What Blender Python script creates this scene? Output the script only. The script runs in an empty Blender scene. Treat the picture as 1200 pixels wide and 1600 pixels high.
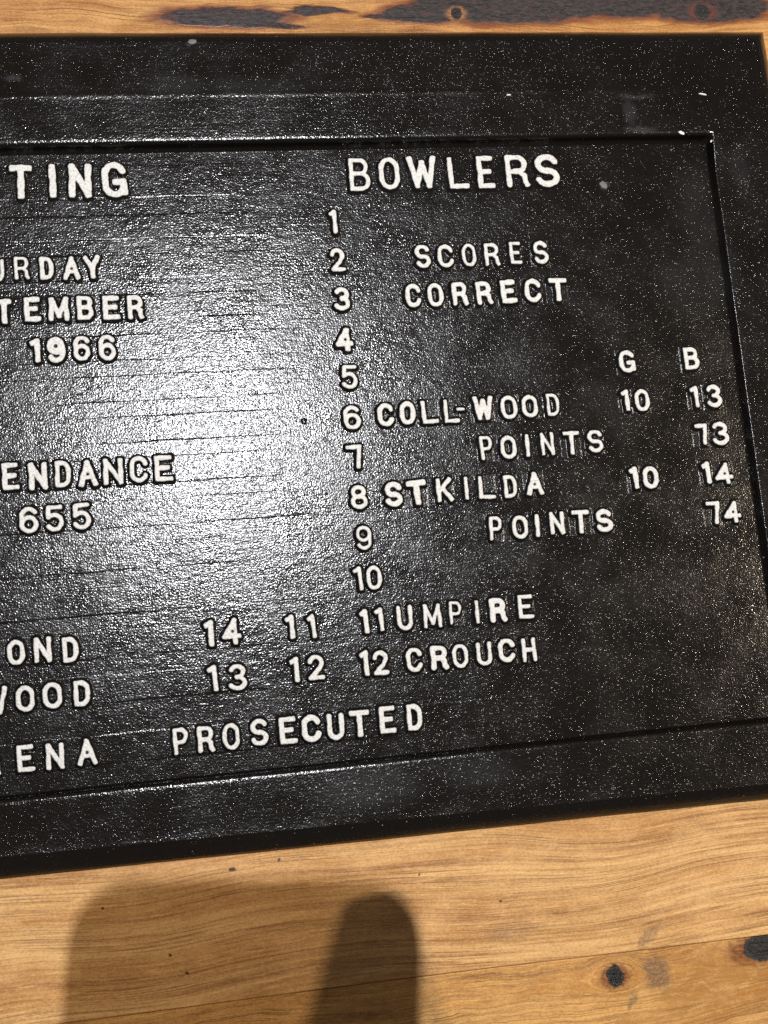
import bpy, bmesh, math, random
import numpy as np
from mathutils import Vector, Matrix

# ------------------------------------------------------------------ units: everything is given in millimetres
M = 0.001
random.seed(5)
rng = np.random.default_rng(11)
scene = bpy.context.scene
COL = scene.collection

# ------------------------------------------------------------------ camera
CAM_H = 482.5
cam_d = bpy.data.cameras.new("camera")
cam = bpy.data.objects.new("camera", cam_d)
COL.objects.link(cam)
cam_d.sensor_fit = 'VERTICAL'
cam_d.sensor_height = 24.0
cam_d.lens = 24.0 * 1930.0 / 1600.0
cam_d.clip_start = 0.01
cam_d.clip_end = 50.0
R = Matrix(((0.9831467, 0.06759055, -0.16986487),
            (-0.09237977, 0.98546682, -0.14255221),
            (0.15776101, 0.15584181, 0.97510245)))
# camera looks down on the plaque; axes columns = right, up, back
cam.matrix_world = Matrix.Translation((0, 0, CAM_H * M)) @ R.to_4x4()
scene.camera = cam

# ------------------------------------------------------------------ world: dim warm room
world = bpy.data.worlds.new("World")
scene.world = world
world.use_nodes = True
bg = world.node_tree.nodes["Background"]
bg.inputs[0].default_value = (1.0, 0.86, 0.74, 1)
bg.inputs[1].default_value = 0.135

# ------------------------------------------------------------------ lamps
def lamp(name, loc, size, power, color, shape='DISK', size_y=None, target=(80, 80, 0), spin=0.0):
    d = bpy.data.lights.new(name, 'AREA')
    d.shape = shape
    d.size = size * M
    if size_y:
        d.size_y = size_y * M
    d.energy = power
    d.color = color
    o = bpy.data.objects.new(name, d)
    o.location = Vector(loc) * M
    z = (Vector(loc) - Vector(target)).normalized()
    x = Vector((1, 0, 0))
    y = z.cross(x).normalized()
    x = y.cross(z)
    o.matrix_world = Matrix.Translation(Vector(loc) * M) @ Matrix((x, y, z)).transposed().to_4x4()
    COL.objects.link(o)
    return o

LAMP_A = (66, 362, 1200)       # cool ceiling lamp that glares in the black paint
LAMP_B = (1340, 190, 1200)       # warm lamp to the right
lamp("ceiling_lamp", LAMP_A, 6, 12.6, (0.965, 0.975, 1.0), 'ELLIPSE', 9)
lamp("warm_lamp", LAMP_B, 6, 16.5, (1.0, 0.83, 0.62))

scene.view_settings.view_transform = 'Standard'
scene.view_settings.look = 'None'
scene.view_settings.exposure = 0.0
scene.view_settings.gamma = 1.0
scene.render.engine = 'CYCLES'
scene.cycles.use_denoising = False

# ------------------------------------------------------------------ node helper
class NT:
    def __init__(self, name):
        self.mat = bpy.data.materials.new(name)
        self.mat.use_nodes = True
        self.t = self.mat.node_tree
        self.bsdf = self.t.nodes["Principled BSDF"]
    def n(self, kind, **kw):
        nd = self.t.nodes.new(kind)
        for k, v in kw.items():
            setattr(nd, k, v)
        return nd
    def link(self, a, b):
        self.t.links.new(a, b)
    def put(self, sock, v):
        if isinstance(v, bpy.types.NodeSocket):
            self.t.links.new(v, sock)
        else:
            sock.default_value = v
    def m(self, op, a, b=None, c=None, clamp=False):
        nd = self.n('ShaderNodeMath', operation=op)
        nd.use_clamp = clamp
        self.put(nd.inputs[0], a)
        if b is not None: self.put(nd.inputs[1], b)
        if c is not None: self.put(nd.inputs[2], c)
        return nd.outputs[0]
    def smooth(self, v, lo, hi, a=0.0, b=1.0):
        nd = self.n('ShaderNodeMapRange', interpolation_type='SMOOTHSTEP')
        self.put(nd.inputs[0], v)
        nd.inputs[1].default_value = lo; nd.inputs[2].default_value = hi
        nd.inputs[3].default_value = a; nd.inputs[4].default_value = b
        return nd.outputs[0]
    def mix(self, f, a, b, mode='MIX'):
        nd = self.n('ShaderNodeMix', data_type='RGBA', blend_type=mode)
        self.put(nd.inputs[0], f)
        self.put(nd.inputs[6], a if isinstance(a, bpy.types.NodeSocket) else (*a, 1))
        self.put(nd.inputs[7], b if isinstance(b, bpy.types.NodeSocket) else (*b, 1))
        return nd.outputs[2]
    def pos(self):
        # plaque and table stand unmoved at the world origin: position in millimetres
        g = self.n('ShaderNodeNewGeometry')
        nd = self.n('ShaderNodeVectorMath', operation='SCALE')
        self.link(g.outputs['Position'], nd.inputs[0])
        nd.inputs['Scale'].default_value = 1000.0
        return nd.outputs[0]
    def vscale(self, v, s):
        nd = self.n('ShaderNodeVectorMath', operation='MULTIPLY')
        self.link(v, nd.inputs[0])
        nd.inputs[1].default_value = s
        return nd.outputs[0]
    def vadd(self, v, w):
        nd = self.n('ShaderNodeVectorMath', operation='ADD')
        self.link(v, nd.inputs[0]); self.put(nd.inputs[1], w)
        return nd.outputs[0]
    def noise(self, v, scale=1.0, detail=2.0, rough=0.5, dist=0.0, color=False):
        nd = self.n('ShaderNodeTexNoise')
        self.link(v, nd.inputs['Vector'])
        nd.inputs['Scale'].default_value = scale
        nd.inputs['Detail'].default_value = detail
        nd.inputs['Roughness'].default_value = rough
        nd.inputs['Distortion'].default_value = dist
        return nd.outputs[1 if color else 0]
    def bump(self, h, dist, strength=1.0, normal=None):
        nd = self.n('ShaderNodeBump')
        nd.inputs['Strength'].default_value = strength
        nd.inputs['Distance'].default_value = dist * M
        self.link(h, nd.inputs['Height'])
        if normal is not None: self.link(normal, nd.inputs['Normal'])
        return nd.outputs[0]
    def ellipse(self, v, cu, cv, ru, rv, ang=0.0):
        """about 1 in the middle of an ellipse, 0 on its rim, negative outside"""
        mp = self.n('ShaderNodeMapping', vector_type='TEXTURE')
        self.link(v, mp.inputs['Vector'])
        mp.inputs['Location'].default_value = (cu, cv, 0)
        mp.inputs['Rotation'].default_value = (0, 0, math.radians(ang))
        mp.inputs['Scale'].default_value = (ru, rv, 1e6)
        ln = self.n('ShaderNodeVectorMath', operation='LENGTH')
        self.link(mp.outputs[0], ln.inputs[0])
        return self.m('SUBTRACT', 1.0, ln.outputs['Value'])

# ------------------------------------------------------------------ black enamel
def black_relief(nt, v, k=1.0):
    """heights of the grainy enamel: grain, coarse lumps, horizontal drag lines"""
    grain = nt.noise(v, GRAIN, 1.0, 0.45)
    n1 = nt.bump(grain, GRAIN_D * k)
    drag = nt.noise(nt.vscale(v, (0.035, 1.15, 1.0)), 1.0, 2.0, 0.5)
    n2 = nt.bump(drag, DRAG_D * k, 1.0, n1)
    # scattered pimples in the paint that catch the lamps far from the glare
    vo = nt.n('ShaderNodeTexVoronoi')
    nt.link(nt.vadd(v, (31.0, 17.0, 5.0)), vo.inputs['Vector']); vo.inputs['Scale'].default_value = 0.8
    sc_ = nt.n('ShaderNodeSeparateColor'); nt.link(vo.outputs['Color'], sc_.inputs[0])
    gate = nt.m('MULTIPLY', nt.smooth(sc_.outputs[0], 0.45, 0.9), nt.smooth(nt.noise(v, 0.03, 3, 0.6), 0.40, 0.60, 0.2, 1.0))
    hump = nt.m('MULTIPLY', nt.smooth(vo.outputs['Distance'], 0.0, 0.30, 1.0, 0.0), gate)
    n2 = nt.bump(hump, 0.17 * k, 1.0, n2)
    vo = nt.n('ShaderNodeTexVoronoi')
    nt.link(nt.vadd(v, (7.0, 3.0, 1.0)), vo.inputs['Vector']); vo.inputs['Scale'].default_value = 1.35
    sc_ = nt.n('ShaderNodeSeparateColor'); nt.link(vo.outputs['Color'], sc_.inputs[0])
    hump = nt.m('MULTIPLY', nt.smooth(vo.outputs['Distance'], 0.0, 0.38, 1.0, 0.0), nt.smooth(sc_.outputs[1], 0.4, 1.0))
    n2 = nt.bump(hump, 0.13 * k, 1.0, n2)
    lump = nt.noise(nt.vscale(v, (0.9, 1.2, 1.0)), 0.28, 2.0, 0.5)
    return nt.bump(lump, 0.12 * k, 1.0, n2)

GRAIN = 1.5       # per mm
GRAIN_D = 0.10
DRAG_D = 0.035

def smudge_color(nt, v, base):
    wob = nt.vadd(v, nt.vscale(nt.noise(v, 0.35, 3, 0.6, 0, True), (5, 5, 0)))
    f = None
    for cu, cv, ru, rv, a in SMUDGES:
        e = nt.smooth(nt.ellipse(wob, cu + 2.5, cv + 2.5, ru, rv), 0.0, 0.7, 0.0, a)
        f = e if f is None else nt.m('MAXIMUM', f, e)
    fine = nt.noise(v, 1.6, 3, 0.7)
    f = nt.m('MULTIPLY', f, nt.smooth(fine, 0.3, 0.65, 0.25, 1.0))
    return nt.mix(f, base, (0.10, 0.105, 0.115))

SMUDGES = [
    (21.8, 270.0, 3.5, 1.8, 0.55), (-50, 255, 5, 2.5, 0.35), (15, 251, 16, 8, 0.16),
    (193.1, 206.2, 3.2, 2.4, 0.5), (211, 244, 12, 2.0, 0.30), (211, 229, 10, 2.5, 0.35),
    (207, 237, 4, 8, 0.25), (230, 160, 24, 22, 0.12), (235, 190, 12, 30, 0.10),
    (68, -36, 28, 12, 0.20), (110, -34, 22, 9, 0.16), (120, 190, 3, 9, 0.22), (-30, 100, 12, 40, 0.07),
    (40, 250, 30, 7, 0.10), (255, 210, 6, 16, 0.1),
]

def make_black(name, smudges=True):
    nt = NT(name)
    v = nt.pos()
    tone = nt.noise(v, 0.02, 3, 0.6)
    base = nt.mix(tone, (0.0028, 0.0020, 0.0017), (0.0048, 0.0038, 0.0036))
    if smudges:
        base = smudge_color(nt, v, base)
    # tiny pale dust specks
    vo = nt.n('ShaderNodeTexVoronoi')
    nt.link(v, vo.inputs['Vector']); vo.inputs['Scale'].default_value = 0.42
    rnd = nt.n('ShaderNodeSeparateColor'); nt.link(vo.outputs['Color'], rnd.inputs[0])
    sz = nt.smooth(rnd.outputs[0], 0.45, 1.0, 0.0, 0.13)
    speck = nt.m('LESS_THAN', vo.outputs['Distance'], sz)
    speck = nt.m('MULTIPLY', speck, nt.smooth(rnd.outputs[1], 0.2, 1.0, 0.1, 0.85))
    speck = nt.m('MULTIPLY', speck, nt.smooth(nt.noise(v, 0.035, 3, 0.6), 0.42, 0.62, 0.15, 1.0))
    base = nt.mix(speck, base, (0.42, 0.42, 0.40))
    nt.link(base, nt.bsdf.inputs['Base Color'])
    rn = nt.noise(v, 0.05, 3, 0.6)
    nt.link(nt.smooth(rn, 0.3, 0.7, ROUGH0, ROUGH1), nt.bsdf.inputs['Roughness'])
    nt.bsdf.inputs['Specular IOR Level'].default_value = 0.55
    nt.link(black_relief(nt, v), nt.bsdf.inputs['Normal'])
    return nt.mat

ROUGH0, ROUGH1 = 0.14, 0.22
MAT_BLACK = make_black("black_enamel")

def make_letter_mat():
    nt = NT("white_painted_letter")
    v = nt.pos()
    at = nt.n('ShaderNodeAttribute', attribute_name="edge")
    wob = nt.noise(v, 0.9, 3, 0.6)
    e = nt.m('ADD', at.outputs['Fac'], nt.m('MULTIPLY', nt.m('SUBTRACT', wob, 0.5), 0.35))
    white = nt.smooth(e, -0.04, 0.05, 1.0, 0.0)
    worn = nt.noise(v, 1.4, 3, 0.65)
    wcol = nt.mix(nt.smooth(worn, 0.42, 0.68), (0.75, 0.765, 0.755), (0.50, 0.49, 0.47))
    wcol = nt.mix(nt.smooth(e, -0.42, -0.02, 0, 0.55), wcol, (0.42, 0.41, 0.40))  # soft shading of the rounded edges, painted into the white
    bare = nt.smooth(nt.noise(v, 2.1, 2, 0.5), 0.72, 0.78)
    white = nt.m('MULTIPLY', white, nt.m('SUBTRACT', 1.0, nt.m('MULTIPLY', bare, 0.7)))
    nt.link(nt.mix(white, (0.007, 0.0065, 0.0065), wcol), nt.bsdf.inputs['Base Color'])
    nt.link(nt.m('ADD', nt.m('MULTIPLY', white, 0.30), 0.21), nt.bsdf.inputs['Roughness'])
    g = nt.noise(v, 1.6, 2, 0.5)
    wn = nt.bump(g, 0.10)
    bn = black_relief(nt, v)
    mx = nt.n('ShaderNodeMix', data_type='VECTOR')
    nt.link(white, mx.inputs[0]); nt.link(bn, mx.inputs[4]); nt.link(wn, mx.inputs[5])
    nt.link(mx.outputs[1], nt.bsdf.inputs['Normal'])
    return nt.mat
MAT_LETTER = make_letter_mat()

def simple(name, col, rough, bump=0.0, spec=0.5):
    nt = NT(name)
    v = nt.pos()
    c = nt.mix(nt.noise(v, 0.9, 3, 0.6), [x * 0.8 for x in col], [min(1, x * 1.15) for x in col])
    nt.link(c, nt.bsdf.inputs['Base Color'])
    nt.bsdf.inputs['Roughness'].default_value = rough
    nt.bsdf.inputs['Specular IOR Level'].default_value = spec
    if bump:
        nt.link(nt.bump(nt.noise(v, 1.2, 3, 0.6), bump), nt.bsdf.inputs['Normal'])
    return nt.mat
MAT_CHIP = simple("bare_white_chip", (0.82, 0.82, 0.80), 0.45, 0.05)
MAT_GREYCHIP = simple("grey_dull_scuff", (0.16, 0.16, 0.16), 0.6, 0.2)

# ------------------------------------------------------------------ wood
def make_wood(name, seed, light, mid, dark, grain_ang=-1.0, burns=(), knots=(), patches=(), figure=0.0, dots=(), smears=()):
    nt = NT(name)
    p = nt.vscale(nt.pos(), (1.016, 1.016, 1.0))
    mp = nt.n('ShaderNodeMapping', vector_type='POINT')
    nt.link(p, mp.inputs['Vector'])
    mp.inputs['Rotation'].default_value = (0, 0, math.radians(grain_ang))
    mp.inputs['Location'].default_value = (seed * 37.1, seed * 19.7, seed * 11.3)
    v = mp.outputs[0]
    sx = nt.n('ShaderNodeSeparateXYZ'); nt.link(v, sx.inputs[0])
    sp = nt.n('ShaderNodeSeparateXYZ'); nt.link(p, sp.inputs[0])
    # grain lines wander a little, and part round the knots
    warp = nt.m('MULTIPLY', nt.m('SUBTRACT', nt.noise(nt.vscale(v, (0.008, 0.014, 1)), 1, 1, 0.5), 0.5), 24.0)
    warp2 = nt.m('MULTIPLY', nt.m('SUBTRACT', nt.noise(nt.vscale(v, (0.05, 0.10, 1)), 1, 3, 0.55), 0.5), 0.4 + 8.0 * figure)
    y = nt.m('ADD', nt.m('ADD', sx.outputs[1], warp), warp2)
    for cu, cv, ru, rv, halo, ring_a in knots:
        e = nt.smooth(nt.ellipse(p, cu, cv, ru * 4.5, rv * 2.6), 0.0, 1.0, 0.0, rv * 2.0)
        side = nt.smooth(nt.m('SUBTRACT', sp.outputs[1], cv), -rv, rv, 1.0, -1.0)
        y = nt.m('ADD', y, nt.m('MULTIPLY', e, side))
    def coord(kx, ky, k=0.0):
        c = nt.n('ShaderNodeCombineXYZ')
        nt.link(nt.m('MULTIPLY', sx.outputs[0], kx), c.inputs[0])
        nt.link(nt.m('MULTIPLY', y, ky), c.inputs[1])
        c.inputs[2].default_value = seed * 3.3 + k
        return c.outputs[0]
    broad = nt.noise(coord(0.006, 0.10), 1, 3, 0.6)
    band = nt.noise(coord(0.008, 0.33), 1, 3, 0.6)
    fine = nt.noise(coord(0.013, 1.15, 4), 1, 3, 0.6)
    hair = nt.noise(coord(0.020, 2.7, 9), 1, 2, 0.5)
    where = nt.noise(coord(0.02, 0.16, 14), 1, 2, 0.5)
    blotch = nt.noise(nt.vscale(v, (0.045, 0.08, 1)), 1, 4, 0.65)
    speck = nt.noise(nt.vscale(v, (0.9, 1.5, 1)), 1, 3, 0.7)
    col = nt.mix(nt.smooth(broad, 0.40, 0.60), light, mid)
    col = nt.mix(nt.smooth(band, 0.47, 0.72, 0, 0.70), col, dark)
    col = nt.mix(nt.smooth(fine, 0.50, 0.66, 0, 0.55), col, dark)
    hairs = nt.m('MULTIPLY', nt.smooth(hair, 0.555, 0.66), nt.smooth(where, 0.36, 0.62, 0.15, 0.75))
    col = nt.mix(hairs, col, [x * 0.50 for x in dark])
    silk = nt.noise(coord(0.06, 1.0, 21), 1, 4, 0.7)
    col = nt.mix(nt.smooth(silk, 0.50, 0.72, 0, 0.60), col, [min(1, x * 1.35) for x in light])
    col = nt.mix(nt.smooth(blotch, 0.42, 0.72, 0, 0.40), col, [min(1, x * 1.18) for x in light])
    col = nt.mix(nt.smooth(blotch, 0.50, 0.28, 0, 0.30), col, mid)
    col = nt.mix(nt.smooth(speck, 0.48, 0.66, 0, 0.34), col, dark)
    col = nt.mix(nt.smooth(speck, 0.50, 0.32, 0, 0.22), col, [min(1, x * 1.4) for x in light])
    hf = nt.m('ADD', nt.m('MULTIPLY', fine, 0.6), nt.m('MULTIPLY', hairs, -0.8))
    hf = nt.m('ADD', hf, nt.m('MULTIPLY', speck, 0.5))
    rough = nt.smooth(blotch, 0.3, 0.7, 0.30, 0.46)
    # cloudy orange figure in places
    wq = nt.vadd(p, nt.vadd(nt.vscale(nt.noise(nt.vscale(p, (0.06, 0.10, 1)), 1.0, 4, 0.6, 0.6, True), (26, 16, 0)), (-13, -8, 0)))
    for cu, cv, ru, rv, a in patches:
        e = nt.smooth(nt.ellipse(wq, cu, cv, ru, rv), 0.0, 0.6, 0.0, a)
        cl = nt.noise(nt.vscale(wq, (0.10, 0.22, 1)), 1, 4, 0.65, 0.8)
        col = nt.mix(nt.m('MULTIPLY', e, nt.smooth(cl, 0.36, 0.60, 0.25, 1.0)), col, (0.36, 0.155, 0.035))
    # handling marks, soft and irregular
    mark = nt.noise(nt.vscale(p, (0.22, 0.12, 1)), 1.0, 6, 0.75, 0.8)
    col = nt.mix(nt.smooth(mark, 0.60, 0.76, 0, 0.45), col, (0.16, 0.095, 0.050))
    scr = nt.n('ShaderNodeMapping'); nt.link(p, scr.inputs[0]); scr.inputs['Rotation'].default_value = (0, 0, math.radians(-52)); scr.inputs['Scale'].default_value = (0.05, 2.6, 1)
    sn = nt.noise(scr.outputs[0], 1.0, 1, 0.5)
    col = nt.mix(nt.smooth(sn, 0.80, 0.84, 0, 0.5), col, (0.66, 0.50, 0.30))
    sm = nt.vadd(p, nt.vadd(nt.vscale(nt.noise(p, 0.22, 5, 0.7, 0, True), (8, 8, 0)), (-4, -4, 0)))
    for cu, cv, ru, rv, a, ang in smears:
        e = nt.smooth(nt.ellipse(sm, cu, cv, ru, rv, ang), 0.0, 0.55, 0.0, a)
        e = nt.m('MULTIPLY', e, nt.smooth(nt.noise(p, 0.9, 4, 0.7), 0.34, 0.6, 0.35, 1.0))
        col = nt.mix(e, col, (0.10, 0.080, 0.065))
    # burnt and resin-filled streaks
    wp = nt.vadd(p, nt.vadd(nt.vscale(nt.noise(nt.vscale(p, (0.07, 0.20, 1)), 1.0, 5, 0.6, 0.3, True), (20, 6, 0)), (-10, -3.0, 0)))
    if burns:
        f = None
        for cu, cv, ru, rv in burns:
            e = nt.ellipse(wp, cu, cv, ru, rv)
            f = e if f is None else nt.m('MAXIMUM', f, e)
        rim = nt.smooth(f, -0.34, 0.02)
        core = nt.smooth(f, -0.03, 0.16)
        bn = nt.noise(nt.vscale(p, (0.35, 0.8, 1)), 1.0, 5, 0.7, 0.5)
        bcol = nt.mix(nt.smooth(bn, 0.36, 0.64), (0.010, 0.008, 0.009), (0.050, 0.036, 0.035))
        bcol = nt.mix(nt.smooth(nt.noise(nt.vscale(p, (0.10, 0.25, 1)), 1, 4, 0.6), 0.58, 0.72, 0, 0.75), bcol, (0.10, 0.022, 0.014))
        bcol = nt.mix(nt.smooth(nt.noise(p, 1.9, 2, 0.6), 0.66, 0.74, 0, 0.5), bcol, (0.17, 0.15, 0.14))
        col = nt.mix(nt.m('MULTIPLY', rim, 0.85), col, (0.17, 0.040, 0.016))
        col = nt.mix(core, col, bcol)
        hf = nt.m('ADD', hf, nt.m('MULTIPLY', core, nt.m('MULTIPLY', bn, 2.0)))
        rough = nt.m('ADD', rough, nt.m('MULTIPLY', core, 0.10))
    kp = nt.vadd(p, nt.vadd(nt.vscale(nt.noise(p, 0.40, 4, 0.6, 0, True), (3.4, 3.0, 0)), (-1.7, -1.5, 0)))
    for cu, cv, ru, rv, halo, ring_a in knots:
        hz = nt.smooth(nt.ellipse(kp, cu, cv, ru * 2.3, rv * 1.45), 0.0, 0.5)
        hn = nt.noise(nt.vscale(p, (0.5, 0.9, 1)), 1, 3, 0.6)
        col = nt.mix(nt.m('MULTIPLY', hz, nt.smooth(hn, 0.3, 0.6, 0.55, 0.95)), col, halo)
        e = nt.ellipse(kp, cu, cv, ru, rv)
        rg = nt.smooth(nt.m('ABSOLUTE', nt.m('ADD', nt.ellipse(wp, cu, cv, ru * 1.7, rv * 1.35), 0.0)), 0.0, 0.10, ring_a, 0.0)
        col = nt.mix(rg, col, (0.040, 0.016, 0.010))
        core = nt.smooth(e, -0.05, 0.05)
        kn = nt.noise(p, 0.9, 4, 0.65, 0.8)
        kc = nt.mix(nt.smooth(kn, 0.45, 0.66), (0.005, 0.005, 0.005), (0.026, 0.025, 0.025))
        kc = nt.mix(nt.smooth(nt.m('ABSOLUTE', nt.m('SUBTRACT', e, 0.12)), 0.0, 0.09, 0.7, 0.0), kc, (0.045, 0.040, 0.036))
        col = nt.mix(core, col, kc)
        hf = nt.m('ADD', hf, nt.m('ADD', nt.m('MULTIPLY', core, -2.0), nt.m('MULTIPLY', core, nt.m('MULTIPLY', kn, 3.0))))
    for cu, cv, ru, rv in dots:
        e = nt.ellipse(kp, cu, cv, ru, rv)
        col = nt.mix(nt.smooth(e, 0.0, 0.25, 0, 0.9), col, (0.035, 0.025, 0.018))
    nt.link(col, nt.bsdf.inputs['Base Color'])
    nt.link(rough, nt.bsdf.inputs['Roughness'])
    nt.bsdf.inputs['Specular IOR Level'].default_value = 0.4
    nt.link(nt.bump(hf, 0.11), nt.bsdf.inputs['Normal'])
    return nt.mat

WL, WM, WD = (0.70, 0.425, 0.175), (0.53, 0.280, 0.100), (0.265, 0.110, 0.038)
RED = (0.16, 0.042, 0.014)
MAT_PLANK_FRONT = make_wood("oiled_timber_straight_grain", 1, WL, WM, WD, 1.2,
    dots=[(-11.6, -90.4, 1.0, 0.7), (-5.7, -97.7, 0.8, 0.7), (118, -86, 0.7, 0.7), (86, -72, 0.5, 0.5), (14, -62, 1.2, 0.8), (32, -60.5, 0.8, 0.5), (-35, -71, 0.6, 0.4)],
    smears=[(176, -107, 9, 3, 0.5, 40), (120, -98, 14, 5, 0.25, 0), (60, -105, 18, 5, 0.2, 0)])
MAT_PLANK_KNOTTY = make_wood("oiled_timber_knotty", 2, (0.66, 0.375, 0.125), (0.50, 0.245, 0.072), (0.22, 0.095, 0.030), -1.0,
    knots=[(160.6, -119.8, 3.5, 4.2, RED, 0.3), (224.5, -116.6, 9.0, 5.4, RED, 0.3)],
    patches=[(205, -128, 42, 16, 0.75), (180, -142, 40, 9, 0.5), (120, -150, 50, 12, 0.3), (260, -150, 40, 20, 0.7)], figure=0.45,
    smears=[(178, -121, 7, 9, 0.75, 20), (166, -130.5, 1.6, 5, 0.6, -35), (60, -120, 20, 4, 0.25, 0)])
MAT_PLANK_BACK = make_wood("oiled_timber_burnt_streaks", 3, (0.60, 0.32, 0.105), (0.42, 0.185, 0.055), (0.16, 0.055, 0.018), 0.6,
    burns=[(37, 289, 29, 5.0), (76, 291.8, 15, 2.0), (102, 289.5, 8, 1.6), (60, 285.5, 9, 1.4), (124, 291, 20, 4.8), (160, 294, 45, 8.3), (200, 299, 62, 10.5), (258, 294.5, 32, 8.3), (40, 310, 60, 4), (200, 318, 60, 6)],
    knots=[(138.5, 291, 2.6, 3.0, (0.36, 0.155, 0.048), 0.2), (254, 292, 4.0, 4.0, (0.12, 0.030, 0.020), 0.3)], patches=[(25, 290, 30, 8, 0.5), (90, 290, 30, 10, 0.7)], figure=0.5)
MAT_PLANK_PLAIN = make_wood("oiled_timber_plain", 4, WL, WM, WD, 0.5)

# ------------------------------------------------------------------ object helpers
def link(name, me, mat=None, parent=None, loc=(0, 0, 0)):
    o = bpy.data.objects.new(name, me)
    COL.objects.link(o)
    if mat is not None and not me.materials:
        me.materials.append(mat)
    if parent is not None:
        o.parent = parent
    o.location = Vector(loc) * M
    return o
def mesh(name, verts, faces, smooth=True):
    me = bpy.data.meshes.new(name)
    me.from_pydata([(x * M, y * M, z * M) for x, y, z in verts], [], faces)
    me.update()
    if smooth:
        me.polygons.foreach_set('use_smooth', [True] * len(me.polygons))
    return me
def empty(name, label, cat, group=None, kind=None, loc=(0, 0, 0)):
    o = bpy.data.objects.new(name, None)
    COL.objects.link(o)
    o.location = Vector(loc) * M
    o['label'] = label; o['category'] = cat
    if group: o['group'] = group
    if kind: o['kind'] = kind
    return o

# ------------------------------------------------------------------ table of glued planks
TABLE_Z = -1.0
table = empty("wooden_table", "warm honey-brown glued timber table top with knots and burnt streaks under the black plaque", "table", loc=(0, 0, TABLE_Z))
def plank(x0, x1, ya, yb, mat, seed):
    """ya / yb: functions giving the near and far long edges"""
    n = 60
    prof = [(0.0, -30.0), (0.0, -0.5), (0.15, -0.15), (0.5, 0.0)]
    cols_ = []
    r = random.Random(seed)
    for i in range(n + 1):
        x = x0 + (x1 - x0) * i / n
        a = ya(x); b = yb(x)
        c = [(x, a + o + 0.06, z) for o, z in prof]
        for k in range(1, 8):
            c.append((x, a + (b - a) * k / 8, 0.0))
        c += [(x, b - o - 0.06, z) for o, z in reversed(prof)]
        cols_.append(c)
    m_ = len(cols_[0])
    vs = [p for c in cols_ for p in c]
    fs = []
    for i in range(n):
        for j in range(m_ - 1):
            a = i * m_ + j
            fs.append((a, a + m_, a + m_ + 1, a + 1))
        fs.append((i * m_ + m_ - 1, (i + 1) * m_ + m_ - 1, (i + 1) * m_, i * m_))
    fs.append(tuple(range(m_))); fs.append(tuple(n * m_ + j for j in reversed(range(m_))))
    me = mesh("plank", vs, fs, smooth=False)
    return link("plank", me, mat, table)
join = lambda x: -109.1 - 0.008 * (x - 110) + 0.35 * math.sin(x * 0.021)
const = lambda c: (lambda x: c)
plank(-520, 620, const(-262), join, MAT_PLANK_KNOTTY, 1)
plank(-520, 620, join, const(24), MAT_PLANK_FRONT, 2)
plank(-520, 620, const(24), const(150), MAT_PLANK_PLAIN, 3)
plank(-520, 620, const(150), const(262), MAT_PLANK_PLAIN, 4)
plank(-520, 620, const(262), const(384), MAT_PLANK_BACK, 5)
plank(-520, 620, const(-390), const(-262), MAT_PLANK_PLAIN, 6)
plank(-520, 620, const(384), const(520), MAT_PLANK_PLAIN, 7)

# ------------------------------------------------------------------ plaque
plaque = empty("scoreboard_plaque", "black enamelled cast plaque with raised white lettering headed BOWLERS, lying on the timber table", "plaque", loc=(0, 0, 0))

PL, PR, PT, PB = -172.0, 244.0, 227.0, -27.0      # inner edge of the frame
OL, OR, OT = -200.0, 272.0, 272.0                 # outer edge of the frame's flat face
OBf = lambda u: -47.2 - 0.0163 * (u + 69)         # its lower edge is a little out of square

def ring(L, Rr, T, B, z, nu=150, nv=90, wob=0.10, key=0):
    """closed loop round a rectangle, corners slightly rounded, edge slightly uneven"""
    pts = []
    bf = B if callable(B) else (lambda u: B)
    for i in range(nu): pts.append((L + (Rr - L) * i / nu, None, 'b'))
    out = []
    for i in range(nu):
        u = L + (Rr - L) * i / nu; out.append((u, bf(u), z))
    for i in range(nv):
        t = i / nv; b = bf(Rr); out.append((Rr, b + (T - b) * t, z))
    for i in range(nu):
        u = Rr - (Rr - L) * i / nu; out.append((u, T, z))
    for i in range(nv):
        t = i / nv; b = bf(L); out.append((L, T - (T - b) * t, z))
    n = len(out)
    res = []
    for i, (x, y, zz) in enumerate(out):
        s = (math.sin(i * 0.37 + key) + math.sin(i * 0.113 + 2 * key) * 1.3 + math.sin(i * 1.31 + key * 3) * 0.5) / 2.8
        dx = 0.0; dy = 0.0
        if i < nu or (nu + nv <= i < 2 * nu + nv): dy = s * wob
        else: dx = s * wob
        res.append((x + dx, y + dy, zz + s * wob * 0.4))
    return res

rings = []
def add(l, r, t, b, z, wob=0.10, key=0.0):
    rings.append(ring(PL - l, PR + r, PT + t, (PB - b), z, wob=wob, key=key))
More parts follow.
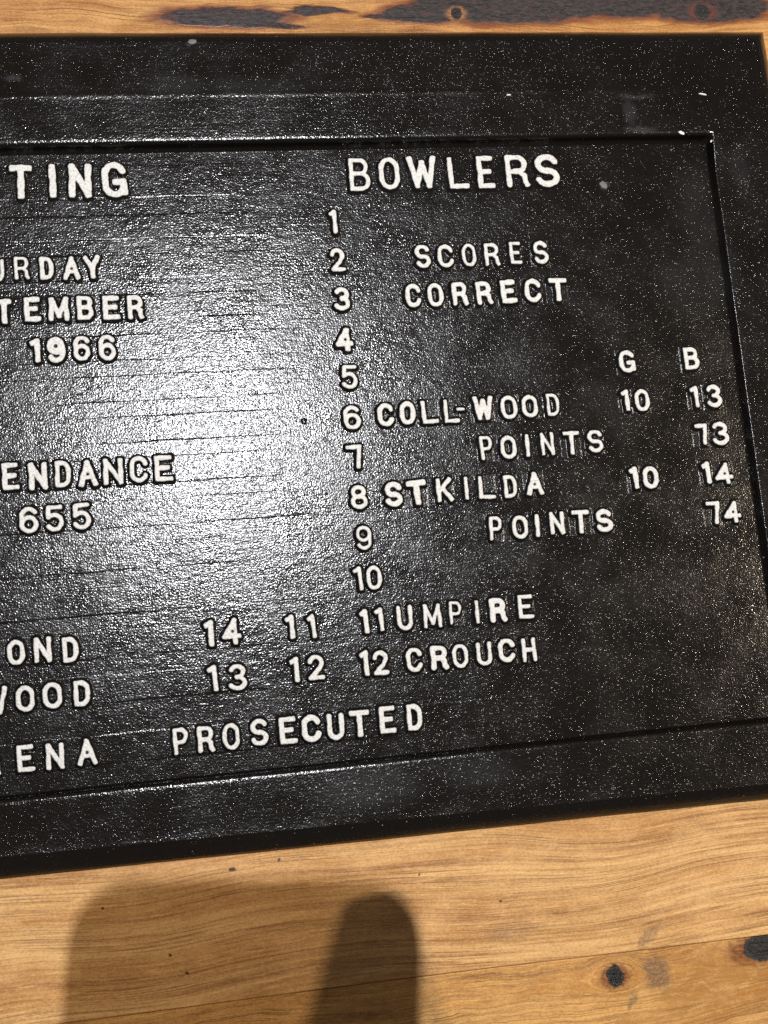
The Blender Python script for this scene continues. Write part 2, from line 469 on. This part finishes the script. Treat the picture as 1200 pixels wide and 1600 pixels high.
# from under the panel edge up the wall and over the lip
add(-4, -1.7, -3.2, -2.2, -0.6, 0.0)
add(-3, -1.3, -2.4, -1.6, 0.25, 0.08, 1)
add(-2.2, -1.1, -1.6, -1.2, 0.9, 0.08, 1)
add(-1.2, -0.6, -1.0, -0.8, 2.7, 0.08, 1)
add(-0.5, -0.14, -0.5, -0.3, 4.2, 0.08, 1)
add(0.1, 0.03, 0.0, 0.1, 4.62, 0.08, 1)
add(0.9, 0.22, 0.8, 0.8, 4.82, 0.06, 1)
add(1.8, 0.36, 1.7, 1.7, 4.84, 0.06, 1)
add(2.8, 0.7, 2.7, 2.7, 4.86, 0.06, 1)
add(3.4, 3.2, 3.3, 3.3, 4.87, 0.02, 1)
def mid(f, z, wob=0.05, key=2.0):
    tl = (PT + (OT - PT) * f)
    rings.append(ring(PL + (OL - PL) * f, PR + (OR - PR) * f, tl, (lambda u, f=f: PB + (OBf(u) - PB) * f), z, wob=wob, key=key))
mid(0.40, 4.90, 0.02); mid(0.43, 4.90, 0.05, 3.0); mid(0.445, 4.90, 0.05, 3.0); mid(0.46, 4.90, 0.05, 3.0)
# faint cast line along the upper bar only
for q, dz in ((-2, 0.02), (-1, 0.13), ( -0, 0.05)):
    kk = len(rings) - 1 + q
    rings[kk] = [(x, y, z + dz * min(1, max(0, (243 - x) / 3)) * (1 if y > 235 else 0)) for x, y, z in rings[kk]]
mid(0.50, 4.91, 0.02); mid(0.75, 4.95, 0.02); mid(0.965, 4.95, 0.02)
mid(0.985, 4.99, 0.06, 4.0)
mid(1.0, 4.62, 0.06, 4.0)
D = 4.2
WB = lambda u: 7.4 - 0.0063 * (u + 69)
for k in range(1, 10):
    s = k / 9.0
    c = s ** 1.6
    rings.append(ring(OL - 5.6 * s, OR + 5.6 * s, OT + 5.2 * s, (lambda u, s=s: OBf(u) - WB(u) * s), 4.62 - D * c, wob=0.14, key=4.0))
rings.append(ring(OL - 5.6, OR + 5.6, OT + 5.2, (lambda u: OBf(u) - WB(u)), 0.25, wob=0.14, key=4.0))
rings.append(ring(OL - 5.5, OR + 5.5, OT + 5.1, (lambda u: OBf(u) - WB(u) + 0.1), TABLE_Z - 0.1, wob=0.14, key=4.0))
# the bar at the right is worn low towards the panel and climbs outwards
def lower(x, y, z):
    if y > 247.5 and z > -5.5: z -= min(y - 247.5, 24.5) * 0.035
    if x < 240 or z < 0.3 or x > 268: return (x, y, z)
    k = (268 - max(x, 243.5)) / 24.5
    edge = min(1, max(0, (226.5 - y) / 14)) * min(1, max(0, (y + 26) / 14))
    return (x, y, z * (1 - 0.42 * k * edge))
rings = [[lower(*p) for p in r_] for r_ in rings]
n = len(rings[0])
vs = [p for r_ in rings for p in r_]
fs = []
for k in range(len(rings) - 1):
    for i in range(n):
        j = (i + 1) % n
        fs.append((k * n + i, (k + 1) * n + i, (k + 1) * n + j, k * n + j))
frame = link("frame", mesh("frame", vs, fs), MAT_BLACK, plaque)
frame.data.polygons.foreach_set('use_smooth', [True] * len(frame.data.polygons))

# the recessed panel
vs = []; fs = []
nx, ny = 220, 140
for j in range(ny + 1):
    for i in range(nx + 1):
        x = PL + 1.0 + (PR - PL - 2.6) * i / nx
        y = PB + 0.8 + (PT - PB - 2.2) * j / ny
        z = 0.10 * math.sin(x * 0.031 + 1) * math.sin(y * 0.043) + 0.04 * math.sin(x * 0.11 + y * 0.17)
        vs.append((x, y, z * 0.4))
for j in range(ny):
    for i in range(nx):
        a = j * (nx + 1) + i
        fs.append((a, a + 1, a + nx + 2, a + nx + 1))
panel = link("panel", mesh("panel", vs, fs), MAT_BLACK, plaque)

# shallow raised strips that carried the rows
def strip(u0, u1, v0, v1, h=0.16, key=0, name="raised_strip"):
    n = 120
    lo = [(0.0, -0.10), (0.06, 0.0), (0.42, h * 0.6), (0.62, h), (0.9, h), (1.3, h)]
    prof = [(0.0, -0.10), (0.08, 0.0), (0.45, h * 0.8), (0.7, h), (0.9, h), (1.3, h)]
    cc = []
    for i in range(n + 1):
        x = u0 + (u1 - u0) * i / n
        fade = min(1.0, (u1 - x) / 34.0 + 0.02, (x - u0) / 3.0 + 0.02)
        a = v0 + 0.12 * math.sin(x * 0.21 + key) + 0.08 * math.sin(x * 0.9 + key * 2)
        b = v1 + 0.12 * math.sin(x * 0.17 + key * 3) + 0.08 * math.sin(x * 0.83 + key)
        f = 1.0 + 0.5 * math.sin(x * 0.05 + key * 1.7)
        br = 0.55 + 0.45 * math.sin(x * 0.13 + key * 5) * math.sin(x * 0.047 + key)
        c = [(x, a + o, -0.10 + (z * f * br + 0.10) * fade) for o, z in lo]
        c += [(x, b - o, -0.10 + (z * f * br + 0.10) * fade) for o, z in reversed(prof)]
        cc.append(c)
    m_ = len(cc[0]); vs = [p for c in cc for p in c]; fs = []
    for i in range(n):
        for j in range(m_ - 1):
            a = i * m_ + j
            fs.append((a, a + m_, a + m_ + 1, a + 1))
    return link(name, mesh(name, vs, fs), MAT_BLACK, plaque)
strip(-166, 58, 205.2, 219.6, 0.18, 1)
for k in range(1, 13):
    c = 193.2 - (k - 1) * 16.62
    strip(-166, 70 + 10 * math.sin(k * 1.9), c - 5.5, c + 5.4, 0.10 + 0.10 * (k < 4), k * 1.3)
strip(-166, 172, -17.8, -6.4, 0.16, 7.7)
# faint ghosts of two removed letters
for u, v, l in ((114.2, 97.6, 8.0), (122.5, 97.1, 8.5), (55.1, 109.5, 2.5)):
    vs = []; fs = []
    for i in range(9):
        y = v + l * (i / 8 - 0.5)
        w = 0.55 if l > 3 else 1.5
        hh = 0.35 * math.sin(math.pi * (i + 0.3) / 8.6)
        for dx, z in ((-w, -0.1), (-w * 0.4, hh), (w * 0.4, hh), (w, -0.1)):
            vs.append((u + dx - 0.12 * (y - v), y, z))
    for i in range(8):
        for j in range(3):
            a = i * 4 + j
            fs.append((a, a + 1, a + 5, a + 4))
    link("ghost_ridge", mesh("ghost_ridge", vs, fs), MAT_BLACK, plaque)

# chips where the paint shows white
def chip(u, v, z, ru, rv, mat, label, ang=0.0, seed=1, name="paint_chip"):
    r = random.Random(seed); n = 14
    vs = [(0, 0, 0.22)]; fs = []
    ca, sa = math.cos(ang), math.sin(ang)
    for q, (rad, h) in enumerate(((0.7, 0.2), (1.0, -0.05))):
        for i in range(n):
            a = 2 * math.pi * i / n
            k = rad * (1 + 0.25 * math.sin(2 * a + seed) + 0.12 * math.sin(5 * a + seed * 2))
            x, y = ru * k * math.cos(a), rv * k * math.sin(a)
            vs.append((x * ca - y * sa, x * sa + y * ca, h))
    for i in range(n):
        j = (i + 1) % n
        fs.append((0, 1 + i, 1 + j)); fs.append((1 + i, 1 + n + i, 1 + n + j, 1 + j))
    o = link(name, mesh(name, vs, fs), mat, plaque, (u, v, z))
    o['label'] = label
    return o
chip(153.8, 245.5, 4.95, 0.85, 0.45, MAT_CHIP, "tiny white chip in the black paint of the upper frame", 0, 1)
chip(241.8, 244.9, 4.95, 1.5, 0.5, MAT_CHIP, "thin white chip at the upper right of the frame", -0.15, 2)
chip(229.6, 227.3, 4.70, 1.35, 0.85, MAT_CHIP, "white chip on the lip of the frame above the panel", -0.1, 3)
chip(243.3, 223.5, 3.9, 0.7, 0.4, MAT_CHIP, "tiny white chip in the panel's upper right corner", 0.5, 6)
chip(193.1, 206.2, 0.0, 1.8, 1.6, MAT_GREYCHIP, "dull grey scuff on the panel right of the heading", 0.3, 4)
chip(21.8, 270.3, 4.9, 2.2, 0.9, MAT_GREYCHIP, "dull grey scuff on the top edge of the frame", 0.0, 5)

# ------------------------------------------------------------------ letters
def arc(cx, cy, rx, ry, a0, a1, n=14):
    return [(cx + rx * math.cos(math.radians(a0 + (a1 - a0) * i / n)), cy + ry * math.sin(math.radians(a0 + (a1 - a0) * i / n))) for i in range(n + 1)]
G = {
 'A': [[(0, 0), (.5, 1), (1, 0)], [(.18, .34), (.82, .34)]],
 'B': [[(.08, 0), (.08, 1)], [(.08, 1), (.5, 1)] + arc(.58, .765, .34, .235, 90, -90) + [(.08, .53)], [(.08, .53), (.58, .53)] + arc(.62, .265, .38, .265, 90, -90) + [(.08, 0)]],
 'C': [arc(.5, .68, .5, .32, 15, 180) + arc(.5, .32, .5, .32, 180, 345)],
 'D': [[(.08, 0), (.08, 1)], [(.08, 1), (.45, 1)] + arc(.48, .62, .50, .38, 90, 0) + arc(.48, .38, .50, .38, 0, -90) + [(.08, 0)]],
 'E': [[(1, 0), (.06, 0), (.06, 1), (.96, 1)], [(.06, .52), (.80, .52)]],
 'G': [arc(.5, .68, .5, .32, 22, 180) + arc(.5, .32, .5, .32, 180, 340) + [(1, .40)], [(.58, .42), (1, .42), (1, .06)]],
 'H': [[(.05, 0), (.05, 1)], [(.95, 0), (.95, 1)], [(.05, .5), (.95, .5)]],
 'I': [[(.5, 0), (.5, 1)]],
 'K': [[(.05, 0), (.05, 1)], [(.95, 1), (.05, .40)], [(.36, .60), (1, 0)]],
 'L': [[(.05, 1), (.05, 0), (1, 0)]],
 'M': [[(0, 0), (.05, 1), (.5, .12), (.95, 1), (1, 0)]],
 'N': [[(.03, 0), (.03, 1), (.97, 0), (.97, 1)]],
 'O': [arc(.5, .64, .5, .36, 0, 180) + arc(.5, .36, .5, .36, 180, 360) + [(1, .64)]],
 'P': [[(.08, 0), (.08, 1), (.5, 1)] + arc(.60, .73, .38, .27, 90, -90) + [(.08, .46)]],
 'R': [[(.06, 0), (.06, 1), (.5, 1)] + arc(.58, .745, .36, .255, 90, -90) + [(.06, .49)], [(.60, .49), (.88, .34), (.92, .10), (1, 0)]],
 'S': [arc(.5, .74, .46, .26, 20, 270, 18) + arc(.5, .25, .48, .25, 88, -160, 18)],
 'T': [[(0, 1), (1, 1)], [(.5, 1), (.5, 0)]],
 'U': [[(.02, 1), (.02, .35)] + arc(.5, .33, .48, .33, 180, 360) + [(.98, 1)]],
 'W': [[(0, 1), (.25, 0), (.5, .85), (.75, 0), (1, 1)]],
 'Y': [[(0, 1), (.5, .45), (1, 1)], [(.5, .45), (.5, 0)]],
 '-': [[(0, .5), (1, .5)]],
 '0': [arc(.5, .62, .5, .38, 0, 180) + arc(.5, .38, .5, .38, 180, 360) + [(1, .62)]],
 '1': [[(.0, .90), (.75, 1), (.75, 0)]],
 '2': [arc(.5, .70, .47, .30, 165, -20) + [(.72, .40), (.04, 0), (1, 0)]],
 '3': [arc(.48, .755, .44, .245, 155, -90, 16), arc(.48, .26, .50, .26, 90, -155, 16)],
 '4': [[(.72, 0), (.72, 1), (0, .28), (1, .28)]],
 '5': [[(.92, 1), (.14, 1), (.08, .56)] + arc(.48, .33, .48, .33, 125, -150, 18)],
 '6': [arc(.5, .68, .48, .32, 30, 175) + [(.02, .35)], arc(.5, .31, .48, .31, 0, 360, 22)],
 '7': [[(0, 1), (1, 1), (.85, .5), (.72, 0)]],
 '8': [arc(.5, .76, .42, .24, 0, 360, 20), arc(.5, .27, .5, .27, 0, 360, 20)],
 '9': [arc(.5, .69, .48, .31, 0, 360, 22), [(.98, .66)] + arc(.5, .32, .48, .32, 0, -150, 12)],
}
def seg_dist(X, Y, a, b, sq=True):
    ax, ay = a; bx, by = b
    dx, dy = bx - ax, by - ay
    L2 = dx * dx + dy * dy + 1e-9
    L = math.sqrt(L2)
    al = ((X - ax) * dx + (Y - ay) * dy) / L
    pe = np.abs((X - ax) * dy - (Y - ay) * dx) / L
    ex = np.maximum(np.maximum(-al, al - L), 0)
    if sq: return (ex ** 3.2 + pe ** 3.2) ** (1 / 3.2)
    return np.hypot(ex, pe)

CELL = 0.21
HGT = 1.55
def wobble(X, Y, ph, L):
    return (np.sin(X * 6.28 / L + ph) * np.cos(Y * 6.28 / (L * 1.13) + 1.7 * ph) + 0.6 * np.sin((X + Y) * 6.28 / (L * 0.55) + 2.3 * ph) * np.sin((X - Y) * 6.28 / (L * 0.7) + ph))
def letter(ch, u, v, w, h, st, pit, tile, rot):
    ph = random.uniform(0, 6.28)
    cw = max(w - st, 0.05); chh = max(h - st, 0.05)
    if ch == 'I': cw = 0.0
    polys = [[((x - .5) * cw, (y - .5) * chh) for x, y in pl] for pl in G[ch]]
    r0 = st / 2 * 0.93
    mg = 2.0
    ca, sa = math.cos(rot), math.sin(rot)
    polys = [[(x * ca - y * sa, x * sa + y * ca) for x, y in pl] for pl in polys]
    hw, hh = w / 2 + mg, h / 2 + mg
    nx, ny = int(2 * hw / CELL), int(2 * hh / CELL)
    xs = np.linspace(-hw, hw, nx + 1); ys = np.linspace(-hh, hh, ny + 1)
    X, Y = np.meshgrid(xs, ys)
    Xw = X + 0.10 * wobble(X, Y, ph, 5.0); Yw = Y + 0.10 * wobble(Y, X, ph + 1, 4.3)
    d = np.full(X.shape, 99.0)
    for pl in polys:
        for a, b in zip(pl[:-1], pl[1:]):
            # ends of some strokes swell slightly
            d = np.minimum(d, seg_dist(Xw, Yw, a, b, len(pl) < 7))
    e = d - r0 * (1 + 0.09 * wobble(X, Y, ph + 2, 9.0))           # signed distance to the white edge
    # counters too small to stay open are clogged with paint
    edge = e.copy()
    if pit:
        px, py = {'A': (0.0, -0.02), '4': (0.05, 0.0), '9': (0.0, 0.14)}[ch]
        px, py = px * w, py * h
        dp = np.hypot(X - px, Y - py)
        fillr = 0.24 * w
        e = np.minimum(e, dp - fillr)
        edge = np.minimum(edge, dp - fillr)
        edge = np.maximum(edge, (0.55 if ch != '9' else 0.75) - dp)
    t = np.clip((e + 0.12) / 1.30, 0, 1)
    H = HGT * (1 - t) ** 1.25 * (1 + 0.0 * t)
    H = np.where(t <= 0, HGT, H)
    if pit:
        H = H - 0.6 * np.clip(1 - dp / 0.9, 0, 1)
    H = H + 0.03 * wobble(X, Y, ph + 3, 2.1) * np.clip(H, 0, 1)
    base = np.full(X.shape, -0.12)
    if tile > 0:
        q = np.maximum(np.abs(X + 0.1) - (w / 2 + 0.75), np.abs(Y) - (h / 2 + 0.6)) + 0.12 * wobble(X, Y, ph + 5, 3.0)
        rim = np.exp(-(q / 0.20) ** 2) * 0.07
        base = np.where(q < 0.5, -0.12 + (0.12 + tile) * np.clip(0.5 - q, 0, 0.5) / 0.5 + rim, -0.12)
    Z = np.maximum(H + np.where(t < 1, 0, -1) , base)
    keep = (Z[:-1, :-1] > -0.11) | (Z[1:, :-1] > -0.11) | (Z[:-1, 1:] > -0.11) | (Z[1:, 1:] > -0.11)
    idx = np.arange(X.size).reshape(X.shape)
    q4 = np.stack([idx[:-1, :-1][keep], idx[:-1, 1:][keep], idx[1:, 1:][keep], idx[1:, :-1][keep]], 1)
    used, inv = np.unique(q4, return_inverse=True)
    q4 = inv.reshape(-1, 4)
    co = np.stack([X.ravel()[used], Y.ravel()[used], Z.ravel()[used]], 1) * M
    name = 'numeral' if ch.isdigit() else ('hyphen' if ch == '-' else 'letter')
    me = bpy.data.meshes.new(name)
    me.from_pydata(co.tolist(), [], q4.tolist())
    me.update()
    me.polygons.foreach_set('use_smooth', [True] * len(me.polygons))
    a = me.attributes.new('edge', 'FLOAT', 'POINT')
    a.data.foreach_set('value', edge.ravel()[used].astype(np.float32))
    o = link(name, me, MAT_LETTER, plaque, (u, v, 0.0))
    return o

# centre u, centre v, width, height, stroke, clogged counter: measured on the plaque, in millimetres
ROWS = [
  ('BATTING heading', [('T',-61.60,212.24,7.81,14.16,2.81,0),('T',-49.69,212.63,9.11,14.49,2.83,0),('I',-37.43,212.88,2.98,14.28,2.85,0),('N',-26.72,212.63,9.50,14.60,2.86,0),('G',-13.27,212.73,10.09,15.21,2.88,0),]),
  ('BOWLERS heading', [('B',86.51,212.73,9.44,14.33,1.93,0),('O',99.41,212.95,8.97,14.39,2.22,0),('W',113.53,213.20,12.62,14.46,2.51,0),('L',128.80,212.58,9.14,14.24,2.25,0),('E',140.79,212.60,7.82,14.58,2.40,0),('R',154.58,212.73,10.71,14.65,2.42,0),('S',168.05,212.72,11.37,15.00,2.86,0),]),
  ('row1', [('1',74.18,192.46,3.46,10.23,1.90,0),]),
  ('row2', [('U',-60.57,176.22,5.80,9.41,1.51,0),('R',-51.24,176.93,6.08,9.45,1.39,0),('D',-41.72,176.59,5.88,9.48,1.91,0),('A',-32.04,176.25,6.66,9.77,2.04,1),('Y',-24.04,176.42,6.69,9.80,2.05,0),('2',74.26,176.03,6.36,10.13,1.89,0),('S',110.10,176.30,6.78,10.26,1.92,0),('C',119.82,176.14,6.82,10.01,1.79,0),('O',129.90,176.22,6.04,10.04,1.52,0),('R',139.64,176.09,6.91,10.07,1.67,0),('E',149.92,176.44,5.29,9.83,1.54,0),('S',161.08,176.35,6.73,10.15,1.83,0),]),
  ('row3', [('T',-58.57,159.53,5.78,10.10,2.25,0),('E',-48.01,159.98,6.80,10.14,2.26,0),('M',-37.85,159.71,8.07,9.92,2.02,0),('B',-27.88,159.75,6.89,9.95,2.03,0),('E',-17.76,159.41,7.19,9.98,2.30,0),('R',-8.38,159.21,6.73,10.02,2.05,0),('3',74.72,159.34,6.86,10.03,2.01,0),('C',104.47,159.58,6.72,10.14,2.04,0),('O',113.82,159.49,6.76,10.17,1.91,0),('R',124.13,159.59,7.08,10.20,2.06,0),('R',134.48,159.46,7.13,10.24,2.07,0),('E',145.06,159.74,7.18,10.27,2.35,0),('C',155.77,159.80,7.23,10.31,2.09,0),('T',166.82,159.68,8.12,10.35,2.24,0),]),
  ('row4', [('1',-47.40,143.25,4.59,9.79,2.25,0),('9',-39.81,143.15,7.29,10.59,2.26,1),('6',-29.93,143.31,6.85,10.36,1.89,0),('6',-20.21,143.12,6.90,10.66,1.90,0),('4',74.12,142.12,7.35,10.20,2.52,1),]),
  ('row5', [('5',74.82,126.39,7.06,10.10,1.71,0),('G',193.22,127.18,7.06,9.69,1.96,0),('B',221.86,127.15,7.19,9.78,1.98,0),]),
  ('row6', [('6',74.42,109.66,7.28,10.00,1.83,0),('C',88.22,110.01,6.83,9.79,2.11,0),('O',97.23,110.25,6.60,9.82,2.12,0),('L',106.35,110.20,7.18,9.85,1.86,0),('L',115.49,110.10,6.68,9.88,1.60,0),('-',119.44,110.61,3.48,1.34,1.20,0),('W',128.97,110.57,8.63,10.19,2.15,0),('O',139.87,110.25,7.06,9.96,1.76,0),('O',148.79,110.25,6.83,9.72,1.77,0),('D',158.63,110.36,5.77,9.48,1.36,0),('1',190.66,110.55,3.93,9.31,1.94,0),('0',197.77,110.17,6.49,9.60,1.81,0),('1',221.45,110.38,4.29,9.40,1.83,0),('3',229.87,110.29,7.20,9.98,1.98,0),]),
  ('row7', [('7',74.05,93.47,6.47,9.90,1.82,0),('P',128.40,93.87,5.64,10.09,1.47,0),('O',137.83,93.58,6.75,9.85,1.74,0),('I',145.94,93.76,2.17,9.61,1.75,0),('N',154.50,94.00,6.01,9.64,1.49,0),('T',164.97,93.79,7.15,9.94,1.77,0),('S',175.14,93.92,6.92,9.71,1.78,0),('7',222.24,94.05,5.70,9.31,1.82,0),('3',230.51,93.96,7.74,10.16,1.96,0),]),
  ('row8', [('E',-59.46,94.02,6.62,10.70,2.06,0),('N',-49.14,93.44,7.38,10.98,2.19,0),('D',-39.94,93.68,6.47,10.52,1.84,0),('A',-30.57,93.26,7.48,10.55,2.22,1),('N',-20.86,93.48,8.01,10.59,1.98,0),('C',-11.08,93.72,7.09,10.63,1.87,0),('E',-1.68,93.54,7.38,10.41,2.00,0),('8',74.20,77.03,6.96,9.80,1.81,0),('S',88.35,77.26,7.55,10.37,2.34,0),('T',97.97,77.28,8.12,10.41,2.61,0),('K',109.29,77.71,7.13,9.93,1.84,0),('I',118.42,77.77,1.86,9.43,1.58,0),('L',126.82,77.49,7.21,9.46,1.72,0),('D',136.71,77.32,5.91,9.49,1.60,0),('A',147.20,77.75,7.31,9.79,2.14,1),('1',190.27,77.42,4.17,9.66,2.19,0),('0',197.25,77.16,6.99,9.68,2.06,0),('1',222.26,77.56,4.26,9.49,2.22,0),('4',229.65,76.73,7.99,9.24,1.81,1),]),
  ('row9', [('6',-53.38,76.62,7.33,10.36,1.81,0),('5',-43.88,76.63,7.37,10.39,1.82,0),('5',-33.77,76.75,7.43,10.43,1.83,0),('9',74.70,60.61,6.42,9.71,1.41,0),('P',128.75,60.57,5.86,9.89,1.58,0),('O',139.05,60.32,6.70,9.66,1.72,0),('I',146.36,60.44,1.88,9.42,1.86,0),('N',154.77,60.85,6.50,9.45,1.73,0),('T',164.92,60.75,7.63,9.75,2.01,0),('S',174.94,60.56,7.41,9.78,2.15,0),('7',222.80,60.47,6.22,9.67,1.79,0),('4',231.14,60.25,7.68,9.16,1.80,1),]),
  ('row10', [('1',71.25,44.47,3.83,9.60,1.65,0),('0',77.36,44.46,6.15,9.62,1.66,0),]),
  ('row11', [('O',-60.50,26.89,6.49,9.54,1.88,0),('N',-50.78,27.08,6.77,9.57,1.89,0),('D',-40.84,26.22,6.35,9.60,1.90,0),('1',11.55,27.84,4.39,10.28,2.20,0),('4',19.99,27.95,7.36,10.32,1.96,1),('1',42.85,27.69,3.99,9.41,1.99,0),('1',51.27,27.29,3.51,9.43,1.75,0),('1',72.13,27.51,3.81,9.75,2.02,0),('1',78.17,27.77,3.83,9.53,1.77,0),('U',88.13,27.58,6.68,10.06,1.78,0),('M',99.26,27.56,7.50,9.59,1.53,0),('P',108.61,27.86,5.47,9.37,1.28,0),('I',117.58,27.59,1.83,9.40,1.55,0),('R',126.09,27.59,7.38,9.94,2.33,0),('E',137.60,28.02,6.64,9.72,1.69,0),]),
  ('row12', [('W',-69.15,9.67,9.63,10.34,1.86,0),('O',-58.04,9.42,6.93,9.91,1.87,0),('O',-48.19,9.70,7.22,9.95,1.88,0),('D',-37.54,9.53,6.57,9.75,1.89,0),('1',11.77,10.67,4.37,10.17,1.94,0),('3',20.95,10.26,7.33,10.21,1.83,0),('1',43.24,11.16,4.22,9.80,1.97,0),('2',51.40,11.40,6.74,9.83,1.86,0),('1',70.65,11.27,4.04,9.90,2.00,0),('2',76.80,10.92,6.60,9.67,1.88,0),('C',90.36,10.86,6.66,9.72,1.89,0),('R',100.30,10.80,7.48,9.75,2.16,0),('O',108.92,10.75,6.48,9.53,1.66,0),('U',118.73,10.78,6.52,9.56,1.67,0),('C',128.01,11.33,7.09,9.59,2.06,0),('H',137.22,10.79,6.34,9.62,1.68,0),]),
  ('bottom', [('R',-71.08,-12.64,6.37,9.73,1.61,0),('E',-59.12,-12.44,6.66,10.00,1.85,0),('N',-48.37,-12.74,6.94,9.81,1.86,0),('A',-36.73,-12.32,7.23,9.85,1.87,1),('P',-2.25,-11.76,6.21,10.22,1.67,0),('R',7.18,-11.89,6.73,10.01,1.80,0),('O',16.86,-11.80,6.54,10.05,1.68,0),('S',27.63,-11.22,7.08,10.33,1.94,0),('E',38.47,-11.62,7.13,10.37,2.07,0),('C',47.67,-11.70,7.67,10.65,2.32,0),('U',57.11,-11.97,6.97,10.44,2.09,0),('T',66.53,-11.73,8.02,10.47,2.22,0),('E',77.38,-11.24,6.81,10.52,1.99,0),('D',88.12,-11.27,6.61,10.31,2.00,0),]),
]
for rname, L in ROWS:
    head = 'heading' in rname
    for ch, u, v, w, h, st, pit in L:
        rot = random.gauss(0, 0.018)
        if ch == '1': rot += 0.02
        tile = 0.0 if (head or u < 88) else 0.05
        letter(ch, u, v, w, h, st, pit, tile, rot)

# ------------------------------------------------------------------ phone above the table, and a second slab added for its shadow on the wood
MAT_PHONE = simple("dark_phone_glass", (0.02, 0.02, 0.025), 0.15, 0.0)
MAT_PHONE_EDGE = simple("grey_phone_metal", (0.25, 0.25, 0.26), 0.35, 0.0)
def rounded(w, h, r, n=8):
    out = []
    for cx, cy, a0 in ((w / 2 - r, h / 2 - r, 0), (-w / 2 + r, h / 2 - r, 90), (-w / 2 + r, -h / 2 + r, 180), (w / 2 - r, -h / 2 + r, 270)):
        out += arc(cx, cy, r, r, a0, a0 + 90, n)
    return out
def slab(name, w, h, r, t, mat, parent, loc):
    a = rounded(w, h, r); b = rounded(w - 1.2, h - 1.2, r - 0.6)
    lv = [(b, -t / 2), (a, -t / 2 + 0.6), (a, t / 2 - 0.6), (b, t / 2)]
    vs = [(x, y, z) for ring_, z in lv for x, y in ring_]
    n = len(a); fs = [tuple(reversed(range(n))), tuple(3 * n + i for i in range(n))]
    for k in range(3):
        for i in range(n):
            j = (i + 1) % n
            fs.append((k * n + i, k * n + j, (k + 1) * n + j, (k + 1) * n + i))
    return link(name, mesh(name, vs, fs, False), mat, parent, loc)
def phone(loc, mat3, label, w=71, h=148):
    t = empty("phone", label, "phone", "phones held above the table")
    t.matrix_world = Matrix.Translation(Vector(loc) * M) @ mat3.to_4x4()
    slab("body", w, h, 13, 7.8, MAT_PHONE_EDGE, t, (0, 0, 0))
    slab("screen", w - 4, h - 4, 11.5, 0.6, MAT_PHONE, t, (0, 0, 4.1))
    s = slab("camera_bump", 34, 34, 8, 1.8, MAT_PHONE, t, (-15, h / 2 - 21, -4.7))
    for x, y in ((-8, 8), (-8, -8), (8, 0)):
        l = slab("lens", 12, 12, 5.5, 1.5, MAT_PHONE, s, (x, y, -1.5))
    return t
phone((32.2, 56.8, 552), Matrix.Rotation(math.radians(-7), 3, 'Z'), "dark phone held flat above the near edge of the plaque")
# phone-shaped slab added for the narrow dark shadow, nearly edge-on to the warm lamp
peak = Vector((653.6, 47.4, 552))
ray = (Vector(LAMP_B) - peak).normalized()
yax = Vector((0.0, 1.0, 0.0)); yax = (yax - ray * yax.dot(ray)).normalized()
xax = yax.cross(ray).normalized()
m3 = Matrix((xax, yax, ray)).transposed()
m3 = m3 @ Matrix.Rotation(math.radians(79), 3, 'Y') @ Matrix.Rotation(math.radians(33), 3, 'Z')
c = peak - m3 @ Vector((32.5, 71.0, 0))
phone(c, m3, "dark phone-shaped slab added to the right of the plaque to cast a narrow shadow")
